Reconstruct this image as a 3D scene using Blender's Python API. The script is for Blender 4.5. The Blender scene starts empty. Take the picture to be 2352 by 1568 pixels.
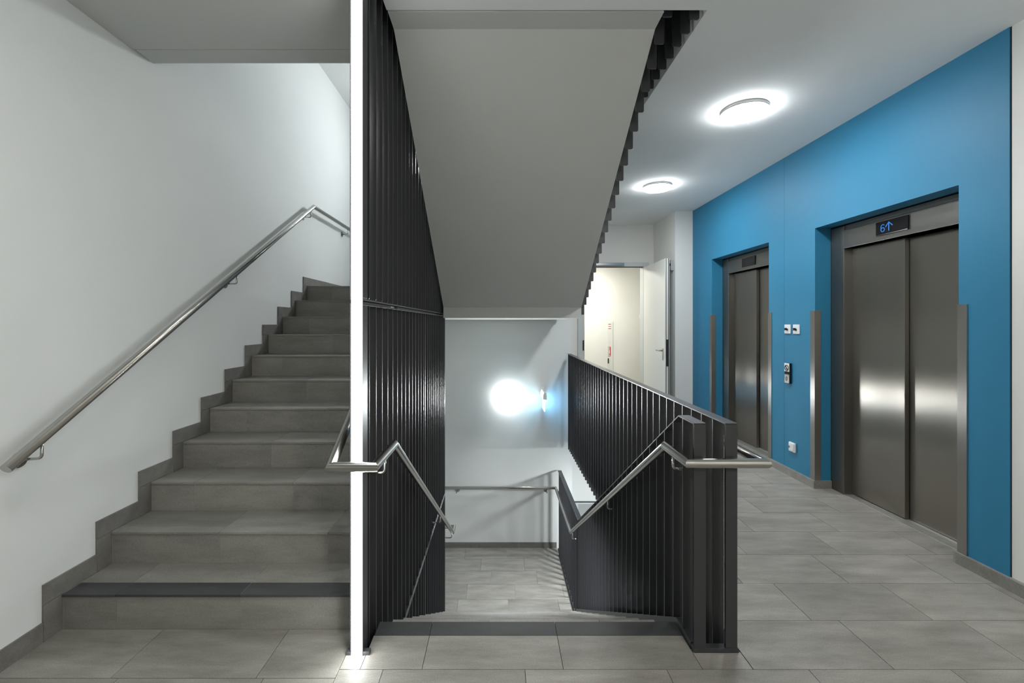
import bpy, math, random
from mathutils import Vector
random.seed(7)
C = bpy.context.scene.collection
S = bpy.context.scene

# ------------------------------------------------------------------ camera, world, exposure
cam_d = bpy.data.cameras.new('camera'); cam = bpy.data.objects.new('camera', cam_d); C.objects.link(cam)
cam.location = (0, 0, 1.463); cam.rotation_euler = (math.radians(90), 0, 0)
cam_d.sensor_width = 36; cam_d.lens = 990 * 36 / 2352; cam_d.clip_start = 0.02
cam_d.shift_x = (1176 - 1146) / 2352; cam_d.shift_y = (743 - 784) / 2352
S.camera = cam
W = bpy.data.worlds.new('world'); S.world = W; W.use_nodes = True
W.node_tree.nodes['Background'].inputs[0].default_value = (0.8, 0.87, 1.0, 1)
W.node_tree.nodes['Background'].inputs[1].default_value = 0.03
S.view_settings.view_transform = 'Standard'; S.view_settings.look = 'None'
S.view_settings.gamma = 1; S.view_settings.use_curve_mapping = False
S.view_settings.exposure = 1.7

# light strengths (emission of the lamps the place has)
E_STAIR = 11.5
E_CEIL, E_WALL, E_UPPER, E_LED, E_CORR, E_REAR, E_LOWER = 34, 66, 100, 8.5, 56, 78, 78

# ------------------------------------------------------------------ materials
def nmat(name):
    m = bpy.data.materials.new(name); m.use_nodes = True
    nt = m.node_tree; b = nt.nodes['Principled BSDF']
    return m, nt, b, nt.nodes, nt.links
def paint(name, col, rough=0.85, bump=0.05, scale=220, spec=0.35, mottle=0.04):
    m, nt, b, N, L = nmat(name)
    tc = N.new('ShaderNodeTexCoord'); n = N.new('ShaderNodeTexNoise'); n.inputs['Scale'].default_value = scale
    n.inputs['Detail'].default_value = 3; L.new(tc.outputs['Object'], n.inputs['Vector'])
    bp = N.new('ShaderNodeBump'); bp.inputs['Strength'].default_value = bump; bp.inputs['Distance'].default_value = 0.002
    L.new(n.outputs[0], bp.inputs['Height']); L.new(bp.outputs[0], b.inputs['Normal'])
    n2 = N.new('ShaderNodeTexNoise'); n2.inputs['Scale'].default_value = 1.7; L.new(tc.outputs['Object'], n2.inputs['Vector'])
    mx = N.new('ShaderNodeMix'); mx.data_type = 'RGBA'
    mx.inputs[6].default_value = (*[c * (1 - mottle) for c in col], 1); mx.inputs[7].default_value = (*[min(1, c * (1 + mottle)) for c in col], 1)
    L.new(n2.outputs[0], mx.inputs[0]); L.new(mx.outputs[2], b.inputs['Base Color'])
    b.inputs['Roughness'].default_value = rough; b.inputs['Specular IOR Level'].default_value = spec
    return m
def metal(name, col, rough=0.3, aniso=0.0, spread=0.05):
    m, nt, b, N, L = nmat(name)
    b.inputs['Base Color'].default_value = (*col, 1); b.inputs['Metallic'].default_value = 1
    b.inputs['Roughness'].default_value = rough
    tc = N.new('ShaderNodeTexCoord'); mp = N.new('ShaderNodeMapping'); mp.inputs['Scale'].default_value = (260, 260, 3)
    n = N.new('ShaderNodeTexNoise'); n.inputs['Scale'].default_value = 1; n.inputs['Detail'].default_value = 2
    L.new(tc.outputs['Object'], mp.inputs[0]); L.new(mp.outputs[0], n.inputs['Vector'])
    mr = N.new('ShaderNodeMapRange'); mr.inputs[3].default_value = rough - spread; mr.inputs[4].default_value = rough + spread
    L.new(n.outputs[0], mr.inputs[0]); L.new(mr.outputs[0], b.inputs['Roughness'])
    if aniso:
        b.inputs['Anisotropic'].default_value = aniso
        g = N.new('ShaderNodeNewGeometry'); v = N.new('ShaderNodeVectorMath'); v.operation = 'CROSS_PRODUCT'
        v.inputs[1].default_value = (0, 0, 1); L.new(g.outputs['Normal'], v.inputs[0]); L.new(v.outputs[0], b.inputs['Tangent'])
    return m
def tile_mat(name, c0, c1, rough=0.5, spec=0.4):
    m, nt, b, N, L = nmat(name)
    tc = N.new('ShaderNodeTexCoord'); at = N.new('ShaderNodeAttribute'); at.attribute_name = 'tint'
    ad = N.new('ShaderNodeVectorMath'); ad.operation = 'MULTIPLY_ADD'; ad.inputs[1].default_value = (9, 9, 9)
    L.new(at.outputs['Vector'], ad.inputs[0]); L.new(tc.outputs['Object'], ad.inputs[2])
    mp = N.new('ShaderNodeMapping'); mp.inputs['Scale'].default_value = (2.2, 9, 9); mp.inputs['Rotation'].default_value = (0, 0, 0.25)
    L.new(ad.outputs[0], mp.inputs[0])
    n = N.new('ShaderNodeTexNoise'); n.inputs['Scale'].default_value = 1.3; n.inputs['Detail'].default_value = 8; n.inputs['Roughness'].default_value = 0.65
    L.new(mp.outputs[0], n.inputs['Vector'])
    cr = N.new('ShaderNodeMapRange'); cr.inputs[1].default_value = 0.3; cr.inputs[2].default_value = 0.7
    L.new(n.outputs[0], cr.inputs[0])
    mx = N.new('ShaderNodeMix'); mx.data_type = 'RGBA'; mx.inputs[6].default_value = (*c0, 1); mx.inputs[7].default_value = (*c1, 1)
    L.new(cr.outputs[0], mx.inputs[0])
    f = N.new('ShaderNodeTexNoise'); f.inputs['Scale'].default_value = 190; f.inputs['Detail'].default_value = 2
    L.new(tc.outputs['Object'], f.inputs['Vector'])
    fr = N.new('ShaderNodeMapRange'); fr.inputs[1].default_value = 0.3; fr.inputs[2].default_value = 0.7
    fr.inputs[3].default_value = 0.86; fr.inputs[4].default_value = 1.12
    L.new(f.outputs[0], fr.inputs[0])
    tr = N.new('ShaderNodeMapRange'); tr.inputs[3].default_value = 0.9; tr.inputs[4].default_value = 1.1
    sp = N.new('ShaderNodeSeparateXYZ'); L.new(at.outputs['Vector'], sp.inputs[0]); L.new(sp.outputs[0], tr.inputs[0])
    mu = N.new('ShaderNodeMath'); mu.operation = 'MULTIPLY'; L.new(fr.outputs[0], mu.inputs[0]); L.new(tr.outputs[0], mu.inputs[1])
    vm = N.new('ShaderNodeVectorMath'); vm.operation = 'SCALE'; L.new(mx.outputs[2], vm.inputs[0]); L.new(mu.outputs[0], vm.inputs['Scale'])
    L.new(vm.outputs[0], b.inputs['Base Color'])
    rr = N.new('ShaderNodeMapRange'); rr.inputs[3].default_value = rough - .07; rr.inputs[4].default_value = rough + .08
    L.new(n.outputs[0], rr.inputs[0]); L.new(rr.outputs[0], b.inputs['Roughness'])
    bp = N.new('ShaderNodeBump'); bp.inputs['Strength'].default_value = 0.12; bp.inputs['Distance'].default_value = 0.003
    L.new(n.outputs[0], bp.inputs['Height']); L.new(bp.outputs[0], b.inputs['Normal'])
    b.inputs['Specular IOR Level'].default_value = spec
    return m
def emis(name, col, strength, base=(0.9, 0.9, 0.9)):
    m, nt, b, N, L = nmat(name)
    b.inputs['Base Color'].default_value = (*base, 1)
    b.inputs['Emission Color'].default_value = (*col, 1); b.inputs['Emission Strength'].default_value = strength
    return m
def flat(name, col, rough=0.5, spec=0.5):
    return paint(name, col, rough, 0.02, 120, spec, 0.02)

M = dict(
    wall=paint('white_wall_paint', (0.72, 0.74, 0.73), 0.9, 0.08),
    wallw=paint('warm_white_paint', (0.74, 0.74, 0.71), 0.9, 0.08),
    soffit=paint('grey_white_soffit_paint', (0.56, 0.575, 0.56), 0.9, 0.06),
    ceil=paint('ceiling_paint', (0.80, 0.82, 0.82), 0.9, 0.05),
    blue=paint('blue_wall_paint', (0.026, 0.195, 0.345), 0.55, 0.05, spec=0.35, mottle=0.03),
    tile=tile_mat('grey_stone_tile', (0.20, 0.190, 0.170), (0.345, 0.330, 0.300)),
    stile=tile_mat('stair_stone_tile', (0.195, 0.189, 0.173), (0.285, 0.276, 0.254), 0.55),
    skirt=tile_mat('skirting_stone_tile', (0.135, 0.131, 0.120), (0.20, 0.193, 0.178), 0.55),
    sillm=metal('ribbed_aluminium_sill', (0.62, 0.61, 0.58), 0.6),
    ringp=flat('pale_grey_lamp_body', (0.55, 0.55, 0.55), 0.5),
    dtile=tile_mat('anthracite_tile', (0.045, 0.046, 0.048), (0.065, 0.066, 0.068), 0.5),
    grout=paint('dark_grout', (0.10, 0.098, 0.09), 0.95, 0.1),
    lgrout=paint('light_grout', (0.36, 0.355, 0.33), 0.95, 0.1),
    conc=paint('concrete', (0.42, 0.43, 0.42), 0.9, 0.1),
    fin=paint('anthracite_powder_coat', (0.038, 0.039, 0.043), 0.38, 0.03, 500, 0.5, 0.05),
    rail=metal('satin_stainless_tube', (0.46, 0.455, 0.435), 0.2),
    steel=metal('brushed_stainless_door', (0.36, 0.335, 0.30), 0.31, 1.0),
    frame=metal('brushed_stainless_frame', (0.26, 0.25, 0.235), 0.36, 0.8),
    guard=metal('brushed_stainless_guard', (0.42, 0.40, 0.375), 0.36, 0.9),
    dark=flat('dark_gap', (0.012, 0.012, 0.013), 0.6),
    black=flat('black_glass', (0.006, 0.006, 0.007), 0.15),
    plastic=flat('white_plastic', (0.78, 0.80, 0.80), 0.35),
    greyp=flat('grey_plastic', (0.35, 0.36, 0.36), 0.4),
    door=flat('pale_door_paint', (0.70, 0.71, 0.68), 0.45),
    dgrey=flat('grey_door_frame_paint', (0.52, 0.55, 0.55), 0.5),
    red=flat('red_print', (0.45, 0.03, 0.03), 0.5), green=flat('green_print', (0.03, 0.33, 0.2), 0.5),
    lamp=emis('lamp_diffuser', (0.95, 0.98, 1.0), E_CEIL), wlamp=emis('wall_lamp_diffuser', (0.95, 0.99, 1.0), E_WALL),
    ulamp=emis('upper_lamp_diffuser', (0.93, 0.98, 1.0), E_UPPER), clamp=emis('corridor_lamp_diffuser', (1.0, 0.97, 0.87), E_CORR),
    rlamp=emis('rear_lamp_diffuser', (1.0, 0.96, 0.90), E_REAR), llamp=emis('lower_lamp_diffuser', (0.93, 0.98, 1.0), E_LOWER),
    slamp=emis('stair_foot_lamp_diffuser', (1.0, 0.98, 0.94), E_STAIR),
    led=emis('led_diffuser', (0.97, 1.0, 0.99), E_LED), digit=emis('blue_display_glow', (0.02, 0.22, 0.75), 0.3, (0, 0, 0)),
    exitl=emis('exit_sign_glow', (0.20, 0.58, 1.0), 4.0), exitg=emis('exit_pictogram_glow', (0.05, 0.75, 0.55), 0.9, (0.02, .4, .3)),
)

# ------------------------------------------------------------------ mesh helpers
class MB:
    def __init__(s): s.v = []; s.f = []; s.t = []; s.m = []; s.sm = []; s.mi = 0
    def face(s, idx, tint, sm=False): s.f.append(idx); s.t.append(tint); s.m.append(s.mi); s.sm.append(sm)
    def box(s, x0, x1, y0, y1, z0, z1):
        x0, x1 = sorted((x0, x1)); y0, y1 = sorted((y0, y1)); z0, z1 = sorted((z0, z1))
        b = len(s.v); t = (random.random(), random.random(), random.random())
        s.v += [(x, y, z) for z in (z0, z1) for y in (y0, y1) for x in (x0, x1)]
        for q in ((0, 2, 3, 1), (4, 5, 7, 6), (0, 1, 5, 4), (2, 6, 7, 3), (0, 4, 6, 2), (1, 3, 7, 5)):
            s.face([b + i for i in q], t)
        return s
    def prism(s, pts, a0, a1, axis='x'):
        # pts: 2D polygon (counter-clockwise); axis the extrusion axis
        n = len(pts); b = len(s.v); t = (random.random(), random.random(), random.random())
        for a in (a0, a1):
            for p, q in pts:
                s.v.append({'x': (a, p, q), 'y': (p, a, q), 'z': (p, q, a)}[axis])
        flip = (axis == 'y')
        f0 = list(range(b, b + n)); f1 = list(range(b + n, b + 2 * n))
        s.face(f0 if flip else f0[::-1], t); s.face(f1[::-1] if flip else f1, t)
        for i in range(n):
            j = (i + 1) % n; q = [b + i, b + j, b + n + j, b + n + i]
            s.face(q[::-1] if flip else q, t)
        return s
    def tube(s, path, r, seg=20, caps=True):
        P = [Vector(p) for p in path]; rings = []; t = (.5, .5, .5); brk = []
        d0 = (P[1] - P[0]).normalized(); up = Vector((0, 0, 1)) if abs(d0.z) < .9 else Vector((1, 0, 0))
        u = d0.cross(up).normalized(); w = u.cross(d0).normalized()
        base = [u * math.cos(2 * math.pi * i / seg) * r + w * math.sin(2 * math.pi * i / seg) * r for i in range(seg)]
        ring = [P[0] + o for o in base]; rings.append(ring)
        for k in range(1, len(P)):
            d = (P[k] - P[k - 1]).normalized()
            if k < len(P) - 1:
                dn = (P[k + 1] - P[k]).normalized(); nrm = (d + dn).normalized()
            else: nrm = d
            new = []
            for p in rings[-1]:  # slide the ring to the mitre plane
                den = d.dot(nrm); tt = (P[k] - p).dot(nrm) / den
                new.append(p + d * tt)
            rings.append(new)
            if k < len(P) - 1 and d.dot(dn) < .97: brk.append(len(rings) - 1); rings.append([p.copy() for p in new])
        b = len(s.v)
        for rg in rings: s.v += [tuple(p) for p in rg]
        for k in range(len(rings) - 1):
            if k in brk: continue
            for i in range(seg):
                j = (i + 1) % seg; o = b + k * seg
                s.face([o + i, o + i + seg, o + j + seg, o + j], t, True)
        if caps:
            s.face([b + i for i in range(seg)], t); s.face([b + (len(rings) - 1) * seg + i for i in range(seg)][::-1], t)
        return s
    def lathe(s, prof, c, axis='z', seg=48, sm=True):
        # prof: list of (r, h); centre c; h measured along the axis vector
        ax = {'z': Vector((0, 0, 1)), '-z': Vector((0, 0, -1)), 'x': Vector((1, 0, 0)), '-x': Vector((-1, 0, 0)), '-y': Vector((0, -1, 0)), 'y': Vector((0, 1, 0))}[axis]
        u = ax.orthogonal().normalized(); w = ax.cross(u); c = Vector(c); b = len(s.v); t = (.5, .5, .5)
        for r, h in prof:
            for i in range(seg):
                a = 2 * math.pi * i / seg; s.v.append(tuple(c + ax * h + (u * math.cos(a) + w * math.sin(a)) * r))
        for k in range(len(prof) - 1):
            for i in range(seg):
                j = (i + 1) % seg; o = b + k * seg
                s.face([o + i, o + j, o + j + seg, o + i + seg], t, sm)
        s.face([b + i for i in range(seg)][::-1], t); s.face([b + (len(prof) - 1) * seg + i for i in range(seg)], t)
        return s
    def build(s, name, mat, parent=None, bevel=0):
        me = bpy.data.meshes.new(name); me.from_pydata(s.v, [], s.f)
        mats = mat if isinstance(mat, (list, tuple)) else [mat]
        for m in mats: me.materials.append(m)
        ca = me.color_attributes.new('tint', 'FLOAT_COLOR', 'CORNER'); li = 0
        for p, t, mi, sm in zip(me.polygons, s.t, s.m, s.sm):
            p.material_index = mi; p.use_smooth = sm
            for _ in p.vertices: ca.data[li].color = (*t, 1); li += 1
        me.validate(); me.update()
        o = bpy.data.objects.new(name, me); C.objects.link(o)
        if parent:
            o.parent = parent
            o.location = -parent.location if parent.type == 'EMPTY' and parent.parent is None else (0, 0, 0)
        if bevel:
            bv = o.modifiers.new('bevel', 'BEVEL'); bv.width = bevel; bv.segments = 2; bv.limit_method = 'ANGLE'
        return o
def tag(o, label=None, cat=None, group=None, kind=None):
    if label: o['label'] = label
    if cat: o['category'] = cat
    if group: o['group'] = group
    if kind: o['kind'] = kind
    return o
def thing(name, loc, label, cat, group=None):
    o = bpy.data.objects.new(name, None); C.objects.link(o); o.location = loc; o.empty_display_size = .1
    return tag(o, label, cat, group)
def struct(name, mb, mat, label, cat='wall', bevel=0):
    return tag(mb.build(name, mat, None, bevel), label, cat, None, 'structure')
def copy_tree(o, parent=None):
    c = o.copy(); C.objects.link(c); c.parent = parent
    for ch in o.children: copy_tree(ch, c)
    return c

# ------------------------------------------------------------------ dimensions
XL, XR = -2.10, 2.81          # left wall, blue wall
R, T = 0.17025, 0.2635        # riser, tread
YU, YD = 2.064, 2.11          # first riser of the up flight / edge of the down flight
N = 11
ZL = N * R                    # half-landing height
YLU, YLD = YU + (N - 1) * T, YD + (N - 1) * T
YB = 6.425                    # back wall of the stairwell
HB = 7.117                    # back wall of the hall
ZC = 3.095                    # hall ceiling
ZF = 3.405                    # next floor
FX0, FX1 = -0.660, -0.607     # fin depth of the tall screen
GX0, GX1 = 1.009, 1.061       # hall balustrade
BX0, BX1 = 0.868, 0.921       # flight balustrade
YBACK = -3.2                  # rear of the hall behind the camera
g = 0.0013                    # half a tile joint

# ------------------------------------------------------------------ floor
def tile_row(mb, xs, x0, x1, y0, y1, z1=0.0, th=0.01):
    cuts = sorted([x for x in xs if x0 + .01 < x < x1 - .01]); e = [x0] + cuts + [x1]
    for a, b in zip(e[:-1], e[1:]): mb.box(a + g, b - g, y0 + g, y1 - g, z1 - th, z1)
def joints(off, n=14): return [off + .6 * k for k in range(-8, n)]
def slabs(mb, mi):
    mb.mi = mi
    mb.box(XL - .1, XR + .4, YBACK, 1.93, -.31, -.004)
    mb.box(XL - .1, FX0 - .004, 1.93, YU + .01, -.31, -.004)
    mb.box(-.585, BX0 - .004, 1.93, YD - .012, -.31, -.004)
    mb.box(1.09, XR + .4, 1.93, HB, -.31, -.004)
mb = MB()
slabs(mb, 1)
mb.mi = 2; mb.box(1.086, 1.09, 1.93, HB, -.31, -.002)
mb.mi = 0
rows = [1.824 - .302 * k for k in range(17, 0, -1)] + [1.824]
offs = {16: .11}
for i in range(len(rows) - 1):
    js = joints(offs.get(i, random.choice([0, .11, .2, .33, .45])))
    tile_row(mb, js, -.676, XR + .01, rows[i], rows[i + 1])
    tile_row(mb, [j + .12 for j in js], XL, -.676, rows[i] - .045, rows[i + 1] - .045)
# between the last full row and the flights
tile_row(mb, [-1.604, -1.004], XL, -.676, 1.779, YU)
mb.box(-.676 + g, -.588 - g, 1.824 + g, 1.928, -.01, 0)
tile_row(mb, [-.326, .273], -.588, .862, 1.824, YD - .012 - .075)
mb.box(.862 + g, 1.076 - g, 1.824 + g, 1.919, -.01, 0)
ho = [.474, .343, .174, .375, .598, .25, .47, .1, .3, .55, .05, .4, .2, .5, .33, .12, .25, .44]
for k in range(18):
    y0 = 1.824 + .302 * k; y1 = min(y0 + .302, HB)
    if y1 - y0 < .02: break
    tile_row(mb, joints(ho[k]), 1.078 if k == 0 else 1.09, 2.96 if y0 > 2.4 else XR + .01, y0, y1)
mb.mi = 3
for a, b in ((-.585, -.326), (-.326, .273), (.273, BX0 - .004)):
    mb.box(a + g, b - g, YD - .012 - .075 + g, YD + .006, -.012, 0)
struct('floor', mb, [M['tile'], M['grout'], M['conc'], M['dtile']], 'grey stone tiled hall floor in staggered rows with a dark strip at the stair edge', 'floor')
mb = MB(); mb.box(.5, 3.3, HB + .001, 9.3, -.2, 0)
struct('floor', mb, M['tile'], 'grey tiled floor of the bright corridor behind the open door', 'floor')

# ------------------------------------------------------------------ ceilings
mb = MB()
mb.box(-.585, XR + .4, YBACK, 2.245, ZC, ZF); mb.box(1.084, XR + .4, 2.245, HB + .1, ZC, ZF)
struct('ceiling', mb, M['ceil'], 'pale grey painted hall ceiling with two round lamps and a slot beside the stair', 'ceiling')
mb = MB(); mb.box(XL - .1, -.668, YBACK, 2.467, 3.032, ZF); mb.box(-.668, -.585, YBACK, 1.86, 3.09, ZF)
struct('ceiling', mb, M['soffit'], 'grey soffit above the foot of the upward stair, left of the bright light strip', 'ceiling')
mb = MB(); mb.box(XL - .1, 1.09, 4.72, YB + .1, 4.49, 4.75)
struct('ceiling', mb, M['wall'], 'white underside of the landing high above the upward stair', 'ceiling')
mb = MB(); mb.box(XL - .1, XR + .4, YBACK, HB + .1, 6.3, 6.5)
struct('ceiling', mb, M['wall'], 'topmost slab closing the stairwell far above', 'ceiling')
mb = MB(); mb.box(.5, 3.3, HB + .13, 9.3, 2.62, 2.8)
struct('ceiling', mb, M['wallw'], 'low warm white ceiling of the corridor behind the door', 'ceiling')

# ------------------------------------------------------------------ walls
mb = MB(); mb.box(XL - .2, XL, YBACK, YB + .3, -4.2, 6.3)
struct('wall_left', mb, M['wall'], 'smooth white left wall beside the upward stair with the steel handrail')
mb = MB(); mb.box(XL - .2, 1.09, YB, HB + .13, -4.2, 6.3)
struct('wall_back', mb, M['wall'], 'white back wall of the stairwell with the round wall lamp')
mb = MB()
mb.box(1.09, 1.375, HB, HB + .13, -.31, ZC); mb.box(2.395, XR + .1, HB, HB + .13, -.31, ZC); mb.box(1.375, 2.395, HB, HB + .13, 2.41, ZC)
mb.box(2.555, XR, 6.25, HB, 0, ZC)
struct('wall_back', mb, M['wallw'], 'white end wall of the hall around the open door with a pier beside the blue wall')
mb = MB(); mb.box(1.09, 4.2, HB, HB + .13, -4.2, -.31)
struct('wall_back', mb, M['wall'], 'white end wall of the floor below, glimpsed under the hall balustrade')
mb = MB()
for a, b in ((2.372, 2.634), (3.832, 4.2455), (4.2485, 4.487), (5.687, 6.25)): mb.box(XR, 2.95, a, b, 0, ZC)
mb.box(XR, 2.95, 2.634, 3.832, 2.31, ZC); mb.box(XR, 2.95, 4.487, 5.687, 2.31, ZC)
mb.mi = 1; mb.box(XR + .006, 2.94, 4.2455, 4.2485, 0, ZC); mb.box(2.816, 2.94, 2.366, 2.372, 0, ZC)
struct('wall_right', mb, [M['blue'], M['dark']], 'bright blue wall with the two lift openings')
mb = MB()
for a, b in ((2.366, 2.634), (3.832, 4.487), (5.687, HB)): mb.box(2.95, 3.2, a, b, 0, ZC)
mb.box(3.15, 3.3, 2.36, HB, 0, ZC); mb.box(2.95, 3.2, 2.36, HB, 2.31, ZC)
struct('wall_right', mb, M['dark'], 'dark shaft wall behind the lift doors')
mb = MB(); mb.box(2.816, 3.1, YBACK, 2.366, 0, ZC)
struct('wall_right', mb, M['wallw'], 'white right wall nearest the viewer, beyond the blue wall edge')
mb = MB(); mb.box(XL - .2, XR + .4, YBACK - .2, YBACK, -.3, 6.3)
struct('wall_rear', mb, M['wallw'], 'plain white rear wall of the hall')
mb = MB(); mb.box(XR + .3, XR + .5, YBACK, HB + .1, ZF, 6.3)
struct('wall_right', mb, M['conc'], 'wall of the floor above, seen only through the ceiling slot')
mb = MB()
mb.box(.5, 3.3, 8.75, 8.9, 0, 2.62); mb.box(.45, .55, HB + .13, 8.8, 0, 2.62); mb.box(3.2, 3.3, HB + .13, 8.8, 0, 2.62)
struct('wall_corridor', mb, M['wallw'], 'bright warm white corridor wall seen through the open door')
# level below
mb = MB(); mb.box(XL, 4.2, 0, HB, -4.2, -3.9)
struct('floor', mb, M['tile'], 'tiled floor of the level below', 'floor')
mb = MB(); mb.box(4.0, 4.2, 0, HB, -3.9, -.31)
struct('wall_right', mb, M['wall'], 'right wall of the level below')
mb = MB(); mb.box(XL, 4.2, -.2, 0, -4.2, -.31)
struct('wall_front', mb, M['wall'], 'wall under the hall floor in the level below')

# ------------------------------------------------------------------ baseboards
mb = MB()
for a, b in ((YBACK, 2.634), (3.832, 4.487), (5.687, 6.25)): mb.box(2.79, 2.8165 if a < 0 else XR, a, b, 0, .07)
for y, s in ((2.634, 1), (3.832, -1), (4.487, 1), (5.687, -1)): mb.box(2.79, 2.95, y, y + s * .014, 0, .07)
struct('baseboard_right', mb, M['stile'], 'low grey stone skirting along the blue lift wall', 'baseboard')
mb = MB(); mb.box(2.541, 2.79, 6.236, 6.25, 0, .07); mb.box(2.541, 2.555, 6.25, HB, 0, .07); mb.box(1.09, 1.30, HB - .012, HB, 0, .07); mb.box(2.47, 2.541, HB - .012, HB, 0, .07)
struct('baseboard_back', mb, M['skirt'], 'grey stone skirting at the foot of the white pier and end wall', 'baseboard')
mb = MB(); yy = YBACK
while yy < YU - .1:
    mb.box(XL, XL + .01, yy + .001, min(yy + .6, YU - .086) - .001, 0, .09); yy += .6
struct('baseboard_left', mb, M['skirt'], 'grey stone skirting along the left wall in front of the stair', 'baseboard')
mb = MB(); xx = XL
while xx < .86:
    mb.box(xx + .001, min(xx + .6, .86) - .001, YB - .012, YB, -ZL, -ZL + .08); xx += .6
struct('baseboard_back', mb, M['skirt'], 'grey stone skirting below the wall rail on the lower landing', 'baseboard')
mb = MB(); mb.box(XL, .86, YB - .012, YB, ZL, ZL + .09); mb.box(XL, XL + .01, YLU + .6, YB, ZL, ZL + .09)
struct('baseboard_back', mb, M['skirt'], 'grey stone skirting on the upper half landing', 'baseboard')

# ------------------------------------------------------------------ flights
def waist(mb, x0, x1, up=True):
    """stepped concrete body under the tiles"""
    pts = []
    if up:
        pts.append((YU + .012, -.25)); 
        for k in range(N):
            y = YU + k * T + .0015; pts.append((y, k * R - .0015)); pts.append((y, (k + 1) * R - .0015))
        pts.append((YLU + .03, ZL - .0015)); pts.append((YLU + .03, ZL - .35)); pts.append((YLU, ZL - .35 ))
        pts.append((YU + .38, -.05)); pts.append((YU + .38, -.25))
        pts = pts[::-1]
    else:
        for k in range(N):
            y = YD + k * T - .0015; pts.append((y, -k * R - .0135)); pts.append((y, -(k + 1) * R - .0015))
        pts.insert(0, (YD - .3, -.012)); pts.insert(0, (YD - .3, -.31))
        pts.append((YLD + .02, -ZL - .012)); pts.append((YLD + .02, -ZL - .30)); pts.append((YLD - .1, -ZL - .30)); pts.append((YD - .1, -.33))
        pts = pts[::-1]
    mb.prism(pts, x0, x1, 'x')
fl = thing('stair_flight', (-1.38, YU, 0), 'upward grey tiled flight at the left wall, dark strip on its lowest tread', 'stairs')
mb = MB(); waist(mb, XL + .011, -.668); mb.build('waist_slab', M['lgrout'], fl)
JA, JB = [-1.83, -1.236], [-1.506, -.92]
for k in range(N):
    y = YU + k * T; xs = JA if k % 2 == 0 else JB
    mb = MB(); e = [XL + .0135] + xs + [-.668]
    for a, b in zip(e[:-1], e[1:]): mb.box(a + g, b - g, y, y + .012, k * R + (.001 if k else 0), (k + 1) * R - .015)
    mb.build('riser', M['stile'], fl)
    mb = MB(); z = (k + 1) * R
    y1 = y + T
    for a, b in zip(e[:-1], e[1:]):
        if k == 0:
            mb.mi = 1; mb.box(a + g, b - g, y - .008, y + .088, z - .011, z); mb.mi = 0; mb.box(a + g, b - g, y + .0895, y1 - .001, z - .011, z)
        else: mb.box(a + g, b - g, y - .008, y1 - .001, z - .011, z)
    mb.build('tread', [M['stile'], M['dtile']], fl)
    # skirting piece of this step on the wall
    mb = MB(); y0 = y - .085
    mb.box(XL + .001, XL + .01, y0, y + T - .0865, z + .001, z + .092)
    mb.box(XL + .001, XL + .01, y0, y + .006, k * R + .0005, z - .001)
    if k == N - 1: mb.box(XL + .001, XL + .01, y + T - .0855, YLU + .6, z, z + .092)
    mb.build('skirting', M['skirt'], fl)
fd = thing('stair_flight', (.14, YD, 0), 'downward flight of grey steps between the tall dark screen and the balustrade', 'stairs')
mb = MB(); waist(mb, -.585, BX0 - .012, False); mb.build('waist_slab', M['lgrout'], fd)
for k in range(N):
    z = -(k + 1) * R; y0 = YD + k * T; xs = [-.326, .273] if k % 2 else [-.05, .55]
    e = [-.585] + xs + [BX0 - .012]
    mb = MB()
    for a, b in zip(e[:-1], e[1:]): mb.box(a + g, b - g, y0 - .012, y0, z + .001, z + R - .0125)
    mb.build('riser', M['stile'], fd)
    if k < N - 1:
        mb = MB()
        for a, b in zip(e[:-1], e[1:]): mb.box(a + g, b - g, y0 + .001, y0 + T + .006, z - .011, z)
        mb.build('tread', M['tile'], fd)
mb = MB()   # narrow stone strip beside the treads following the pitch
# flight overhead on the right (going up towards the viewer) : soffit seen from below
fo = thing('stair_flight', (.14, 4.5, 1.63), 'overhead flight whose broad smooth grey underside slopes down to the half landing', 'stairs')
pts = [(2.252, 3.09), (2.379, 3.088), (4.507, 1.633), (4.9, 1.633), (4.9, ZL - .012), (4.70, ZL - .012)]
for k in range(9):
    y = 4.70 - k * T; pts.append((y, ZL + (k) * R - .012)); pts.append((y, ZL + (k + 1) * R - .012))
pts.append((2.252, ZF - .012))
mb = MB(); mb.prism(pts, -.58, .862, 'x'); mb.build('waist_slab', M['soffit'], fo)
for k in range(9):
    y = 4.70 - k * T
    MB().box(-.58, .862, y - T, y + .008, ZL + (k + 1) * R - .011, ZL + (k + 1) * R).build('tread', M['stile'], fo) if k < 8 else None
    MB().box(-.58, .862, y, y + .012, ZL + k * R, ZL + (k + 1) * R - .012).build('riser', M['stile'], fo)
fo2 = thing('stair_flight', (-1.38, 2.6, 3.03), 'next upward flight overhead at the left, only its grey lower edge band in view', 'stairs')
pts = [(2.474, 3.034), (2.602, 3.034), (4.72, 4.49), (4.72, 4.74)]
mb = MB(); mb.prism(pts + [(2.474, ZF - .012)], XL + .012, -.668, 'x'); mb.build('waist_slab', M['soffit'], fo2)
for k in range(8):
    y = 2.6 + k * T
    MB().box(XL + .012, -.668, y, y + T, ZF + k * R - .03, ZF + (k + 1) * R - .03).build('step', M['stile'], fo2)

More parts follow.
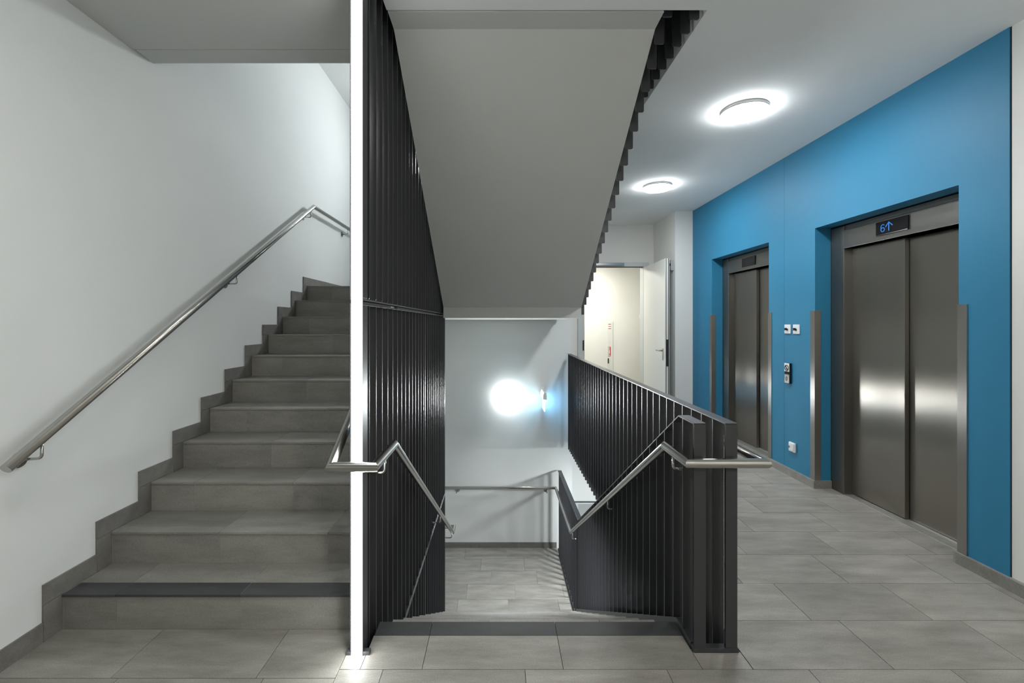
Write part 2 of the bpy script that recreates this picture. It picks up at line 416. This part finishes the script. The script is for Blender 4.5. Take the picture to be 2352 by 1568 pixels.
# landings
def landing(x0, x1, y0, y1, z, zb, label, left_y=None, ymin=None):
    y1 -= .001
    t = thing('stair_landing', ((x0 + x1) / 2, y1, zb), label, 'landing')
    mb = MB(); mb.box(-.58, x1, y0 if ymin is None else ymin, y1, zb, z - .012)
    mb.box(x0, -.668, y0 if left_y is None else left_y, y1, zb, z - .012); mb.box(-.668, -.58, 4.856, y1, zb, z - .012)
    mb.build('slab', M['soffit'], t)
    mb = MB(); yy = y1; k = 0
    while yy > y0 + .01:
        ya = max(yy - .302, y0); tile_row(mb, joints([.11, .35, .5, .2][k % 4]), -.58 if ya < 4.85 else x0, x1, ya, yy, z, .011); yy = ya; k += 1
    mb.build('tiling', M['tile'], t)
    return t
landing(XL + .001, .862, YLD + .002, YB, -ZL, -ZL - .35, 'grey tiled lower half landing in front of the white back wall')
landing(XL + .001, .862, YLU + T + .001, YB, ZL, 1.522, 'upper half landing whose pale slab edge crosses above the wall lamp', YLU + .032, 4.507)

# ------------------------------------------------------------------ fins, screens and balustrades
def fin_mesh(name, w, z0, z1, th=.007, rad=.009):
    """one flat plate facing along Y with rounded lower corners; origin at its left edge, z as given"""
    pts = []
    for cx, a0 in ((rad, 180), (w - rad, 270)):
        for i in range(5):
            a = math.radians(a0 + i * 22.5); pts.append((cx + rad * math.cos(a), z0 + rad + rad * math.sin(a)))
    pts += [(w, z1), (0, z1)]
    mb = MB(); mb.prism(pts, -th / 2, th / 2, 'y')
    o = mb.build(name, M['fin']); me = o.data; bpy.data.objects.remove(o); return me
def place_fin(me, parent, x, y, dz=0):
    o = bpy.data.objects.new('fin', me); C.objects.link(o); o.parent = parent
    o.location = Vector((x, y, dz)) - parent.location
    return o
SP = .112
def screen(y0, y1, z0, z1, label, near_post=False, far_post=False):
    t = thing('louvre_screen', ((FX0 + FX1) / 2, y0, z0), label, 'screen', 'dark louvre screen panels beside the stair')
    me = fin_mesh('fin', FX1 - FX0, z0 + .008, z1 - .008)
    n = round((y1 - y0) / SP)
    for k in range(n + 1):
        y = y0 + k * SP
        if y < y1 - .03 and (k or not near_post): place_fin(me, t, FX0, y)
    mb = MB(); mb.box(FX0, FX1, y0 - .004, y1, z1 - .008, z1); mb.build('top_bar', M['fin'], t, .002)
    mb = MB(); mb.box(FX0, FX1, y0 - .004, y1, z0, z0 + .008); mb.build('bottom_bar', M['fin'], t, .002)
    mb = MB(); mb.box(FX0, FX1 + .001, y1 - .012, y1, z0 + .008, z1 - .008); mb.build('end_bar', M['fin'], t)
    if near_post:
        mb = MB(); mb.box(FX0, FX1, y0 - .004, y0 + .085, z0 + .008, z1 - .008); mb.build('post', M['fin'], t, .003)
    return t
Y0, YM, Y1 = 1.909, 3.556, 4.85
for lo, hi, nm in ((-2.45, -.462, 'lowest'), (-.45, 1.553, 'middle'), (1.568, 4.3, 'highest')):
    pl = {'lowest': 'below the floor line', 'middle': 'at handrail height', 'highest': 'rising past the ceiling'}[nm]
    screen(Y0 if nm != 'lowest' else 2.02, YM - .001, lo, hi, 'near dark vertical fin screen panel %s, beside the bright light strip' % pl, nm != 'lowest')
    screen(YM + .004, Y1, lo, hi, 'far dark vertical fin screen panel %s, ending at the landing' % pl)
mb = MB(); mb.box(-.674, -.572, 1.902, 1.925, 0, .016)
bp = tag(mb.build('base_plate', M['fin']), 'small dark plate on the floor under the bright light strip', 'base plate')
# LED profile
t = thing('light_strip', (-.6215, 1.89, 0), 'glowing white vertical light strip from floor to ceiling in front of the dark screen', 'light strip')
mb = MB(); mb.box(-.643, -.601, 1.876, 1.894, .004, 3.9); mb.build('diffuser', M['led'], t)
mb = MB(); mb.box(-.643, -.601, 1.8942, 1.9048, .002, 3.9); mb.build('housing', M['greyp'], t)

def guard(name, x0, x1, y0, y1, top, bot, label, group, end=True):
    """top, bot: functions of y giving the heights; constant height of fins"""
    t = thing(name, ((x0 + x1) / 2, y0, bot(y0)), label, 'balustrade', group)
    n = int((y1 - y0) / SP + 1e-6)
    cache = {}
    for k in range(n + 1):
        y = y0 + .004 + k * SP
        h0, h1 = bot(y), top(y) - .006; key = round(h1 - h0, 3)
        if key not in cache: cache[key] = fin_mesh('fin', x1 - x0, 0, h1 - h0 + .002)
        place_fin(cache[key], t, x0, y, h0)
    return t
def bar(parent, name, x0, x1, ys, fz, th, mat='fin'):
    pts = [(y, fz(y) - th) for y in ys] + [(y, fz(y)) for y in ys[::-1]]
    return MB().prism(pts, x0, x1, 'x').build(name, M[mat], parent, .0015)
HG = 1.021
t = guard('balustrade', GX0, GX1, 1.921, 6.36, lambda y: HG, lambda y: -.375, 'long level dark fin balustrade along the hall edge, tallest in view', 'dark fin balustrades')
bar(t, 'top_rail', GX0, GX1, [1.919, 6.36], lambda y: HG, .008)
MB().box(GX0, GX1, 1.917, 1.931, .02, HG - .008).build('end_plate', M['fin'], t, .001)
MB().box(BX0 - .001, GX1 + .005, 1.915, 1.947, 0, .02).build('base_bar', M['fin'], t, .001)
sl = R / T
YK = 2.085
ftop = lambda y: HG if y <= YK else HG - sl * (y - YK)
YE = YK + (HG + .70) / sl
fbot = lambda y: .02 if y <= YD else .02 - sl * (y - YD)
t = guard('balustrade', BX0, BX1, 1.921, YE - .02, ftop, fbot, 'sloping dark fin balustrade on the right of the downward steps', 'dark fin balustrades')
bar(t, 'top_rail', BX0, BX1, [1.919, YK, YE], ftop, .008)
bar(t, 'bottom_rail', BX0 - .002, BX1 + .004, [1.948, YD, YLD + .1], lambda y: fbot(y) + .006, .035)
MB().box(BX0, BX1, 1.917, 1.931, .02, HG - .008).build('end_plate', M['fin'], t, .001)
t = guard('balustrade', BX0, BX1, YE + .05, 6.36, lambda y: -.70, lambda y: -2.2, 'short level dark balustrade on the lower landing by the back wall', 'dark fin balustrades')
bar(t, 'top_rail', BX0, BX1, [YE + .001, 6.36], lambda y: -.70, .008)
bar(t, 'bottom_rail', BX0 - .002, BX1 + .004, [YLD + .105, 6.36], lambda y: -ZL + .025, .035)
# upper flight guard : bottoms make the saw-tooth line at the soffit
ub = lambda y: 2.80 - .640 * (y - 2.752)
t = guard('balustrade', BX0, BX1, 2.29, 4.62, lambda y: ub(y) + 1.45, ub, 'dark fins hanging beside the overhead flight in a saw-tooth line', 'dark fin balustrades')
bar(t, 'top_rail', BX0, BX1, [2.28, 4.62], lambda y: ub(y) + 1.452, .008)
t = guard('balustrade', BX0, BX1, 4.65, 6.36, lambda y: 3.0, lambda y: 1.56, 'dark fin balustrade on the upper half landing', 'dark fin balustrades')
bar(t, 'top_rail', BX0, BX1, [4.64, 6.36], lambda y: 3.0, .008)
t = guard('balustrade', GX0, GX1, 2.28, 6.36, lambda y: ZF + 1.02, lambda y: 3.072, 'dark balustrade of the floor above, its fin ends dark in the ceiling slot', 'dark fin balustrades')
bar(t, 'top_rail', GX0, GX1, [2.27, 6.36], lambda y: ZF + 1.02, .008)

# ------------------------------------------------------------------ handrails
RR = .0212
def bracket(parent, rx, ry, rz, px, py, pz, axis, plate=True):
    """rod from under the tube (rx,ry,rz) down and over to the fixing (px,py,pz)"""
    p0 = Vector((rx, ry, rz - RR + .002)); p3 = Vector((px, py, pz)); c = Vector((rx, ry, pz))
    a = c + (p0 - c).normalized() * .018; b_ = c + (p3 - c).normalized() * .018
    path = [p0, a] + [(1 - s) ** 2 * a + 2 * s * (1 - s) * c + s * s * b_ for s in (.25, .5, .75)] + [b_, p3]
    br = MB().tube(path, .006, 10).build('bracket', M['rail'], parent)
    if plate:
        MB().lathe([(.035, 0), (.035, .004), (.032, .006)], (px, py, pz), axis, 24, False).build('plate', M['rail'], br)
    return br
ww = thing('handrail', (-2.02, 1.75, .85), 'steel tube handrail climbing the left wall on small brackets', 'handrail')
XW = -2.02
zr = lambda y: .857 + .637 * (y - 1.75)
YP = 4.70
MB().tube([(XW, 1.765, zr(1.765)), (XW, YP, zr(YP)), (XW, YB - .06, zr(YP)), (-.75, YB - .06, zr(YP))], RR, 28).build('tube', M['rail'], ww)
for y in (1.885, 3.30, 4.61): bracket(ww, XW, y + .02, zr(y + .02), XL, y - .0, zr(y) - .075, 'x')
bracket(ww, XW, 5.76, zr(YP), XL, 5.76, zr(YP) - .08, 'x')
hr = thing('handrail', (-.62, 1.836, .853), 'steel tube handrail wrapping across the light strip and down the left of the downward steps', 'handrail')
XI, XO, YH, ZR = -.53, -.716, 1.836, .853
YT, YBt = 2.18, 4.946
MB().tube([(XO, 4.75, ZR + .652 * (4.75 - YH)), (XO, YH, ZR), (XI, YH, ZR), (XI, YT, ZR), (XI, YBt, -.93), (XI, 5.08, -.93), (-.70, 5.08, -.93)], RR, 28).build('tube', M['rail'], hr)
for y in (2.0,): bracket(hr, XI, y, ZR, FX1, y, ZR - .08, 'x', False)
for y in (3.9, 4.83):
    z = ZR + (-.93 - ZR) * (y - YT) / (YBt - YT); bracket(hr, XI, y, z, FX1, y, z - .08, 'x', False)
for y in (2.5, 4.2): 
    z = ZR + .652 * (y - YH); bracket(hr, XO, y, z, FX0, y, z - .08, '-x', False)
h2 = thing('handrail', (1.0, 1.885, .853), 'steel tube handrail capping both right balustrades and running down to the landing', 'handrail')
XA, XB = .828, 1.160
MB().tube([(XB, 2.30, ZR), (XB, 1.884, ZR), (XA, 1.884, ZR), (XA, YT - .03, ZR), (XA, YBt, -.93), (XA, 6.28, -.93), (-1.0, 6.28, -.93)], RR, 28).build('tube', M['rail'], h2)
bracket(h2, XA, 2.05, ZR, BX0 + .004, 2.05, ZR - .08, '-x', False)
bracket(h2, XB, 2.15, ZR, GX1 - .004, 2.15, ZR - .08, 'x', False)
for y in (3.28, 4.86):
    z = ZR + (-.93 - ZR) * (y - YT) / (YBt - YT); bracket(h2, XA, y, z, BX0 + .004, y, z - .09, '-x', False)
for x in (-.62, .70): bracket(h2, x, 6.28, -.93, x, YB, -1.01, '-y')

# ------------------------------------------------------------------ lifts
def stroke(mb, pts, w, x, th=.002):
    """flat strokes in the Y-Z plane facing -X"""
    for (y0, z0), (y1, z1) in zip(pts[:-1], pts[1:]):
        d = Vector((y1 - y0, z1 - z0)); d.normalize(); n = Vector((-d.y, d.x)) * w / 2; e = d * w * .35
        q = [(y0 - e.x + n.x, z0 - e.y + n.y), (y0 - e.x - n.x, z0 - e.y - n.y), (y1 + e.x - n.x, z1 + e.y - n.y), (y1 + e.x + n.x, z1 + e.y + n.y)]
        mb.prism(q, x - th, x, 'x')
def lift(label, show):
    t = thing('elevator', (2.95, 3.233, 0), label, 'elevator', 'steel lifts in the blue wall')
    ya, yb = 2.634, 3.832; ja, jb = 2.755, 3.69
    XFc, XD = 2.952, 3.03
    f = MB(); f.box(XFc, XD + .1, jb, yb - .001, 0, 2.30); f.box(XFc, XD + .1, ya + .001, ja, 0, 2.30)
    f.build('frame', M['frame'], t, .003)
    h = MB(); h.box(XFc - .001, XD + .1, ja, jb, 2.105, 2.262); h.build('header', M['frame'], t, .003)
    MB().box(XFc + .012, XD, ja, jb, 2.265, 2.302).build('head_trim', M['frame'], t)
    ym = 3.218
    MB().box(XD, XD + .032, ym, jb + .01, .006, 2.104).build('door_leaf', M['steel'], t, .002)
    MB().box(XD + .038, XD + .07, ja - .03, ym + .03, .006, 2.104).build('door_leaf', M['steel'], t, .002)
    s = MB(); s.mi = 0; s.box(XFc, XD + .11, ja, jb, -.009, -.0025)
    s.mi = 1
    for k in range(5): s.box(XFc + .002 + k * .0165, XFc + .009 + k * .0165, ja, jb, -.003, .003)
    s.box(XD + .005, XD + .11, ja, jb, -.003, .002)
    s.build('sill', [M['dark'], M['sillm']], t)
    d = MB().box(XFc - .012, XFc - .0012, 3.098, 3.365, 2.143, 2.247).build('display', M['black'], t, .004)
    if show:
        m = MB(); X = XFc - .0125
        c = lambda u, v: (3.365 - u, 2.143 + v)
        stroke(m, [c(.078, .072), c(.066, .079), c(.056, .075), c(.05, .064), c(.05, .034), c(.057, .025), c(.072, .025), c(.079, .034), c(.079, .045), c(.072, .053), c(.056, .053), c(.05, .046)], .0045, X)
        stroke(m, [c(.116, .024), c(.116, .084)], .006, X); stroke(m, [c(.09, .056), c(.116, .086), c(.146, .058)], .0055, X)
        m.build('floor_digit', M['digit'], d)
    return t
l1 = lift('nearer steel lift with its display lit blue showing six and an arrow', True)
l2 = lift('farther steel lift with a dark unlit display', False)
l2.location.y += 1.8545
def corner_guard(y, s, label):
    """angle profile on the recess edge; s=-1 wraps towards the viewer side wall"""
    pts = [(XR - .006, y + s * .05), (XR - .006, y - s * .004), (XR + .05, y - s * .004), (XR + .05, y), (XR, y), (XR, y + s * .05)]
    if s > 0: pts = pts
    o = MB(); o.prism(pts, .071, 1.58, 'z')
    return tag(o.build('corner_guard', M['guard'], None), label, 'corner guard', 'steel corner guards on the blue wall')
corner_guard(3.832, 1, 'steel corner guard on the far edge of the nearer lift opening')
corner_guard(2.634, -1, 'steel corner guard on the near edge of the nearer lift opening, closest to the viewer')
corner_guard(5.687, 1, 'steel corner guard on the far edge of the farther lift opening, by the pier')
corner_guard(4.487, -1, 'steel corner guard on the near edge of the farther lift opening')

# ------------------------------------------------------------------ wall fittings on the blue wall
def key_switch(yc, label):
    t = thing('key_switch', (XR, yc, 1.41), label, 'switch', 'square white key switches')
    MB().box(XR - .010, XR, yc - .043, yc + .043, 1.366, 1.454).build('cover_plate', M['plastic'], t, .003)
    MB().lathe([(.013, 0), (.013, .004), (.011, .005)], (XR - .010, yc - .004, 1.405), '-x', 20, False).build('lock_ring', M['rail'], t)
    MB().box(XR - .03, XR - .0152, yc - .001, yc + .012, 1.398, 1.422).build('lock_core', M['dark'], t)
key_switch(4.187, 'white square key switch, the left one, close to the seam in the blue wall')
key_switch(4.064, 'white square key switch, the right one of the pair above the call panel')
t = thing('call_panel', (XR, 4.17, .98), 'slim lift call panel with arrow button and no-entry symbol on the blue wall', 'call panel')
MB().box(XR - .020, XR, 4.135, 4.212, .885, 1.082).build('housing', M['black'], t, .003)
MB().box(XR - .023, XR - .0202, 4.140, 4.210, .888, .972).build('button_plate', M['frame'], t, .001)
MB().box(XR - .023, XR - .0202, 4.140, 4.210, 1.000, 1.080).build('symbol_plate', M['plastic'], t, .001)
m = MB(); X = XR - .0232
circ = [(4.175 + .026 * math.cos(a * math.pi / 12), 1.034 + .026 * math.sin(a * math.pi / 12)) for a in range(25)]
stroke(m, circ, .006, X); stroke(m, [(4.193, 1.053), (4.157, 1.015)], .005, X); stroke(m, [(4.183, 1.05), (4.178, 1.034), (4.166, 1.030), (4.163, 1.018)], .006, X); stroke(m, [(4.182, 1.04), (4.185, 1.025), (4.172, 1.018)], .004, X)
m.build('symbol', M['black'], t)
m = MB(); stroke(m, [(4.187, .934), (4.175, .95), (4.163, .934), (4.187, .934)], .003, X); stroke(m, [(4.187, .926), (4.175, .91), (4.163, .926), (4.187, .926)], .003, X)
m.build('arrow_mark', M['black'], t)
t = thing('key_socket', (XR, 4.112, .285), 'small white socket with a keyed cover low on the blue wall', 'socket')
MB().box(XR - .022, XR, 4.07, 4.155, .24, .33).build('cover_plate', M['plastic'], t, .008)
MB().box(XR - .026, XR - .0222, 4.080, 4.128, .252, .318).build('flap', M['plastic'], t, .003)
MB().lathe([(.010, 0), (.010, .006), (.007, .008)], (XR - .0222, 4.138, .285), '-x', 16, False).build('lock_core', M['rail'], t)

# ------------------------------------------------------------------ lamps
def round_lamp(c, axis, label, mat, group=None, r=.165, cat='ceiling lamp', name='round_ceiling_lamp', hmax=.055):
    t = thing(name, c, label, cat, group)
    hr_ = .0365 if 'wall' in name else .0275
    MB().lathe([(r * .995, 0), (r * .995, hr_), (r * .96, hr_ + .0005)], c, axis, 64, True).build('base_ring', M['ringp'], t)
    if 'wall' in name:
        prof = [(r * .995, .0375), (r * .995, .0395), (r * .95, .045), (r * .5, .050), (r * .2, .051)]
    else:
        prof = [(r * .995, .0285), (r * .995, .031), (r * .97, .038), (r * .92, .043), (r * .8, .047), (r * .5, .051), (r * .2, .052)]
    MB().lathe(prof, c, axis, 64).build('diffuser', mat, t)
    return t
round_lamp((1.868, 3.285, ZC), '-z', 'nearer glowing round ceiling lamp above the lifts', M['lamp'], 'round ceiling lamps')
round_lamp((1.875, 5.10, ZC), '-z', 'farther glowing round ceiling lamp close to the open door', M['lamp'], 'round ceiling lamps')
round_lamp((1.6, -1.4, ZC), '-z', 'round ceiling lamp behind the viewer on the lift side', M['rlamp'], 'round ceiling lamps')
round_lamp((-1.0, .92, 3.032), '-z', 'round ceiling lamp over the foot of the upward stair, above the picture', M['slamp'], 'round ceiling lamps')
round_lamp((.13, YB, .37), '-y', 'glowing round wall lamp on the white back wall of the stairwell', M['wlamp'], None, .15, 'wall lamp', 'round_wall_lamp')
round_lamp((-.35, YB, 3.75), '-y', 'round wall lamp high above the upper half landing', M['ulamp'], None, .15, 'wall lamp', 'round_wall_lamp')
round_lamp((1.55, 8.0, 2.62), '-z', 'round ceiling lamp in the corridor behind the door', M['clamp'], None, .15)
for yl, nm in ((1.45, 'first'), (3.285, 'middle'), (5.10, 'last')):
    round_lamp((1.868, yl, -.31), '-z', nm + ' round ceiling lamp of the level below, counted from the viewer', M['llamp'], 'round ceiling lamps of the level below', .165)

# ------------------------------------------------------------------ exit sign
t = thing('exit_sign', (.645, YB, .44), 'small blue-glowing emergency exit sign projecting from the stairwell back wall', 'exit sign')
MB().box(.622, .668, YB - .012, YB, .40, .52).build('wall_mount', M['plastic'], t, .002)
MB().prism([(.618, .395), (.672, .395), (.672, .46), (.658, .492), (.632, .492), (.618, .46)], YB - .38, YB - .0125, 'y').build('housing', M['plastic'], t, .002)
p = MB().box(.641, .647, YB - .37, YB - .03, .225, .394).build('glowing_panel', M['exitl'], t)
m = MB()
for a, b, z0, z1 in ((.05, .13, .25, .37), (.16, .24, .29, .33), (.26, .32, .25, .37)):
    m.box(.6398, .6408, YB - .37 + a, YB - .37 + b, z0, z1)
m.build('pictogram', M['exitg'], p)

# ------------------------------------------------------------------ doors
d = thing('door_1', (2.38, HB, 0), 'pale steel door standing open at the end of the hall', 'door'); d['kind'] = 'structure'
fr = MB()
fr.box(1.30, 1.40, HB - .03, HB + .14, 0, 2.47); fr.box(2.375, 2.47, HB - .03, HB + .14, 0, 2.47); fr.box(1.401, 2.374, HB - .03, HB + .14, 2.40, 2.47)
fr.build('door_frame', M['dgrey'], d, .002)
MB().box(1.40, 1.405, HB - .028, HB + .05, 0, 2.40).build('seal', M['dark'], d)
MB().box(1.40, 2.375, HB - .028, HB + .05, 2.392, 2.40).build('seal', M['dark'], d)
for z in (1.62, 1.02): MB().box(1.375, 1.399, HB - .036, HB - .0302, z, z + .17).build('strike_plate', M['dark'], d)
MB().box(1.50, 2.05, HB - .075, HB - .031, 2.412, 2.455).build('door_closer', M['rail'], d, .003)
# leaf along a line from the hinge to its free edge
H = Vector((2.375, HB - .04)); Tp = Vector((2.345, 6.09)); dv = (Tp - H).normalized(); nv = Vector((-dv.y, dv.x))
if nv.x < 0: nv = -nv
def leafbox(mb, a0, a1, n0, n1, z0, z1):
    q = [H + dv * a0 + nv * n0, H + dv * a0 + nv * n1, H + dv * a1 + nv * n1, H + dv * a1 + nv * n0]
    q = [(v.x, v.y) for v in q]
    ar = sum(q[i][0] * q[(i + 1) % 4][1] - q[(i + 1) % 4][0] * q[i][1] for i in range(4))
    if ar < 0: q = q[::-1]
    mb.prism(q, z0, z1, 'z'); return mb
LW = (Tp - H).length
lf = leafbox(MB(), .002, LW, 0, .062, .008, 2.385).build('door_leaf', M['door'], d, .002)
m = leafbox(MB(), LW, LW + .004, .012, .020, .01, 2.383); leafbox(m, LW, LW + .004, .046, .054, .01, 2.383); m.build('seal_strip', M['dark'], lf)
leafbox(MB(), LW + .0042, LW + .007, .012, .052, .86, 1.24).build('lock_plate', M['dark'], lf)
leafbox(MB(), LW - .10, LW - .065, -.008, -.0004, .94, 1.11).build('handle_plate', M['rail'], lf, .002)
ha = H + dv * (LW - .083) - nv * .008; hb = ha - nv * .045; hc = hb - dv * .13
MB().tube([(ha.x, ha.y, 1.075), (hb.x, hb.y, 1.075), (hc.x, hc.y, 1.075)], .009, 12).build('door_handle', M['rail'], lf)
t = thing('door_holder', (2.555, 6.33, 2.30), 'small grey magnetic door holder on the side wall beside the open door leaf', 'door holder')
MB().box(2.515, 2.555, 6.30, 6.37, 2.24, 2.40).build('housing', M['greyp'], t, .004)
MB().lathe([(.02, 0), (.02, .022), (.015, .026)], (2.515, 6.335, 2.33), '-x', 16).build('magnet', M['dark'], t)
d2 = thing('door_2', (1.9, HB, -3.9), 'grey door of the level below, glimpsed under the balustrade', 'door'); d2['kind'] = 'structure'
fr = MB(); fr.box(1.20, 1.30, HB - .04, HB - .001, -3.9, -1.46); fr.box(2.4, 2.5, HB - .04, HB - .001, -3.9, -1.46); fr.box(1.30, 2.4, HB - .04, HB - .001, -1.50, -1.46)
fr.build('door_frame', M['dgrey'], d2)
MB().box(1.30, 2.4, HB - .012, HB - .001, -3.89, -1.50).build('door_leaf', M['greyp'], d2)
MB().box(1.22, 2.5, HB - .044, HB - .041, -1.472, -1.455).build('seal', M['dark'], d2)

# ------------------------------------------------------------------ corridor fittings
YC = 8.75
t = thing('hydrant_panel', (2.26, YC, .8), 'narrow pale panel with a red fire sign on the corridor wall through the door', 'panel')
MB().box(2.20, 2.31, YC - .012, YC, .02, 1.50).build('panel', M['door'], t, .002)
m = MB(); m.box(2.215, 2.265, YC - .015, YC - .0125, .80, 1.0); sg = m.build('fire_sign', M['plastic'], t)
m = MB()
for a, b, z0, z1 in ((2.217, 2.263, .99, .998), (2.217, 2.263, .802, .81), (2.217, 2.224, .81, .99), (2.256, 2.263, .81, .99), (2.24, 2.256, .92, .985), (2.236, 2.256, .82, .86), (2.246, 2.256, .86, .92)):
    m.box(a, b, YC - .0165, YC - .0152, z0, z1)
m.build('print', M['red'], sg)
m = MB(); m.box(2.212, 2.272, YC - .015, YC - .0125, 1.34, 1.47); nt_ = m.build('notice', M['plastic'], t)
m = MB(); m.box(2.214, 2.270, YC - .0165, YC - .0152, 1.445, 1.458); m.box(2.214, 2.270, YC - .0165, YC - .0152, 1.355, 1.368); m.build('print', M['red'], nt_)
MB().box(2.214, 2.270, YC - .0165, YC - .0152, 1.398, 1.412).build('print', M['green'], nt_)
MB().box(2.205, 2.228, YC - .02, YC - .0125, .66, .76).build('lock', M['dark'], t)
t = thing('thermostat', (2.86, YC, 1.63), 'tiny pale wall switch with a dark knob beside the open door leaf', 'switch')
MB().box(2.85, 2.90, YC - .02, YC, 1.58, 1.67).build('cover_plate', M['plastic'], t, .003)
MB().box(2.855, 2.868, YC - .03, YC - .0202, 1.635, 1.655).build('knob', M['dark'], t)
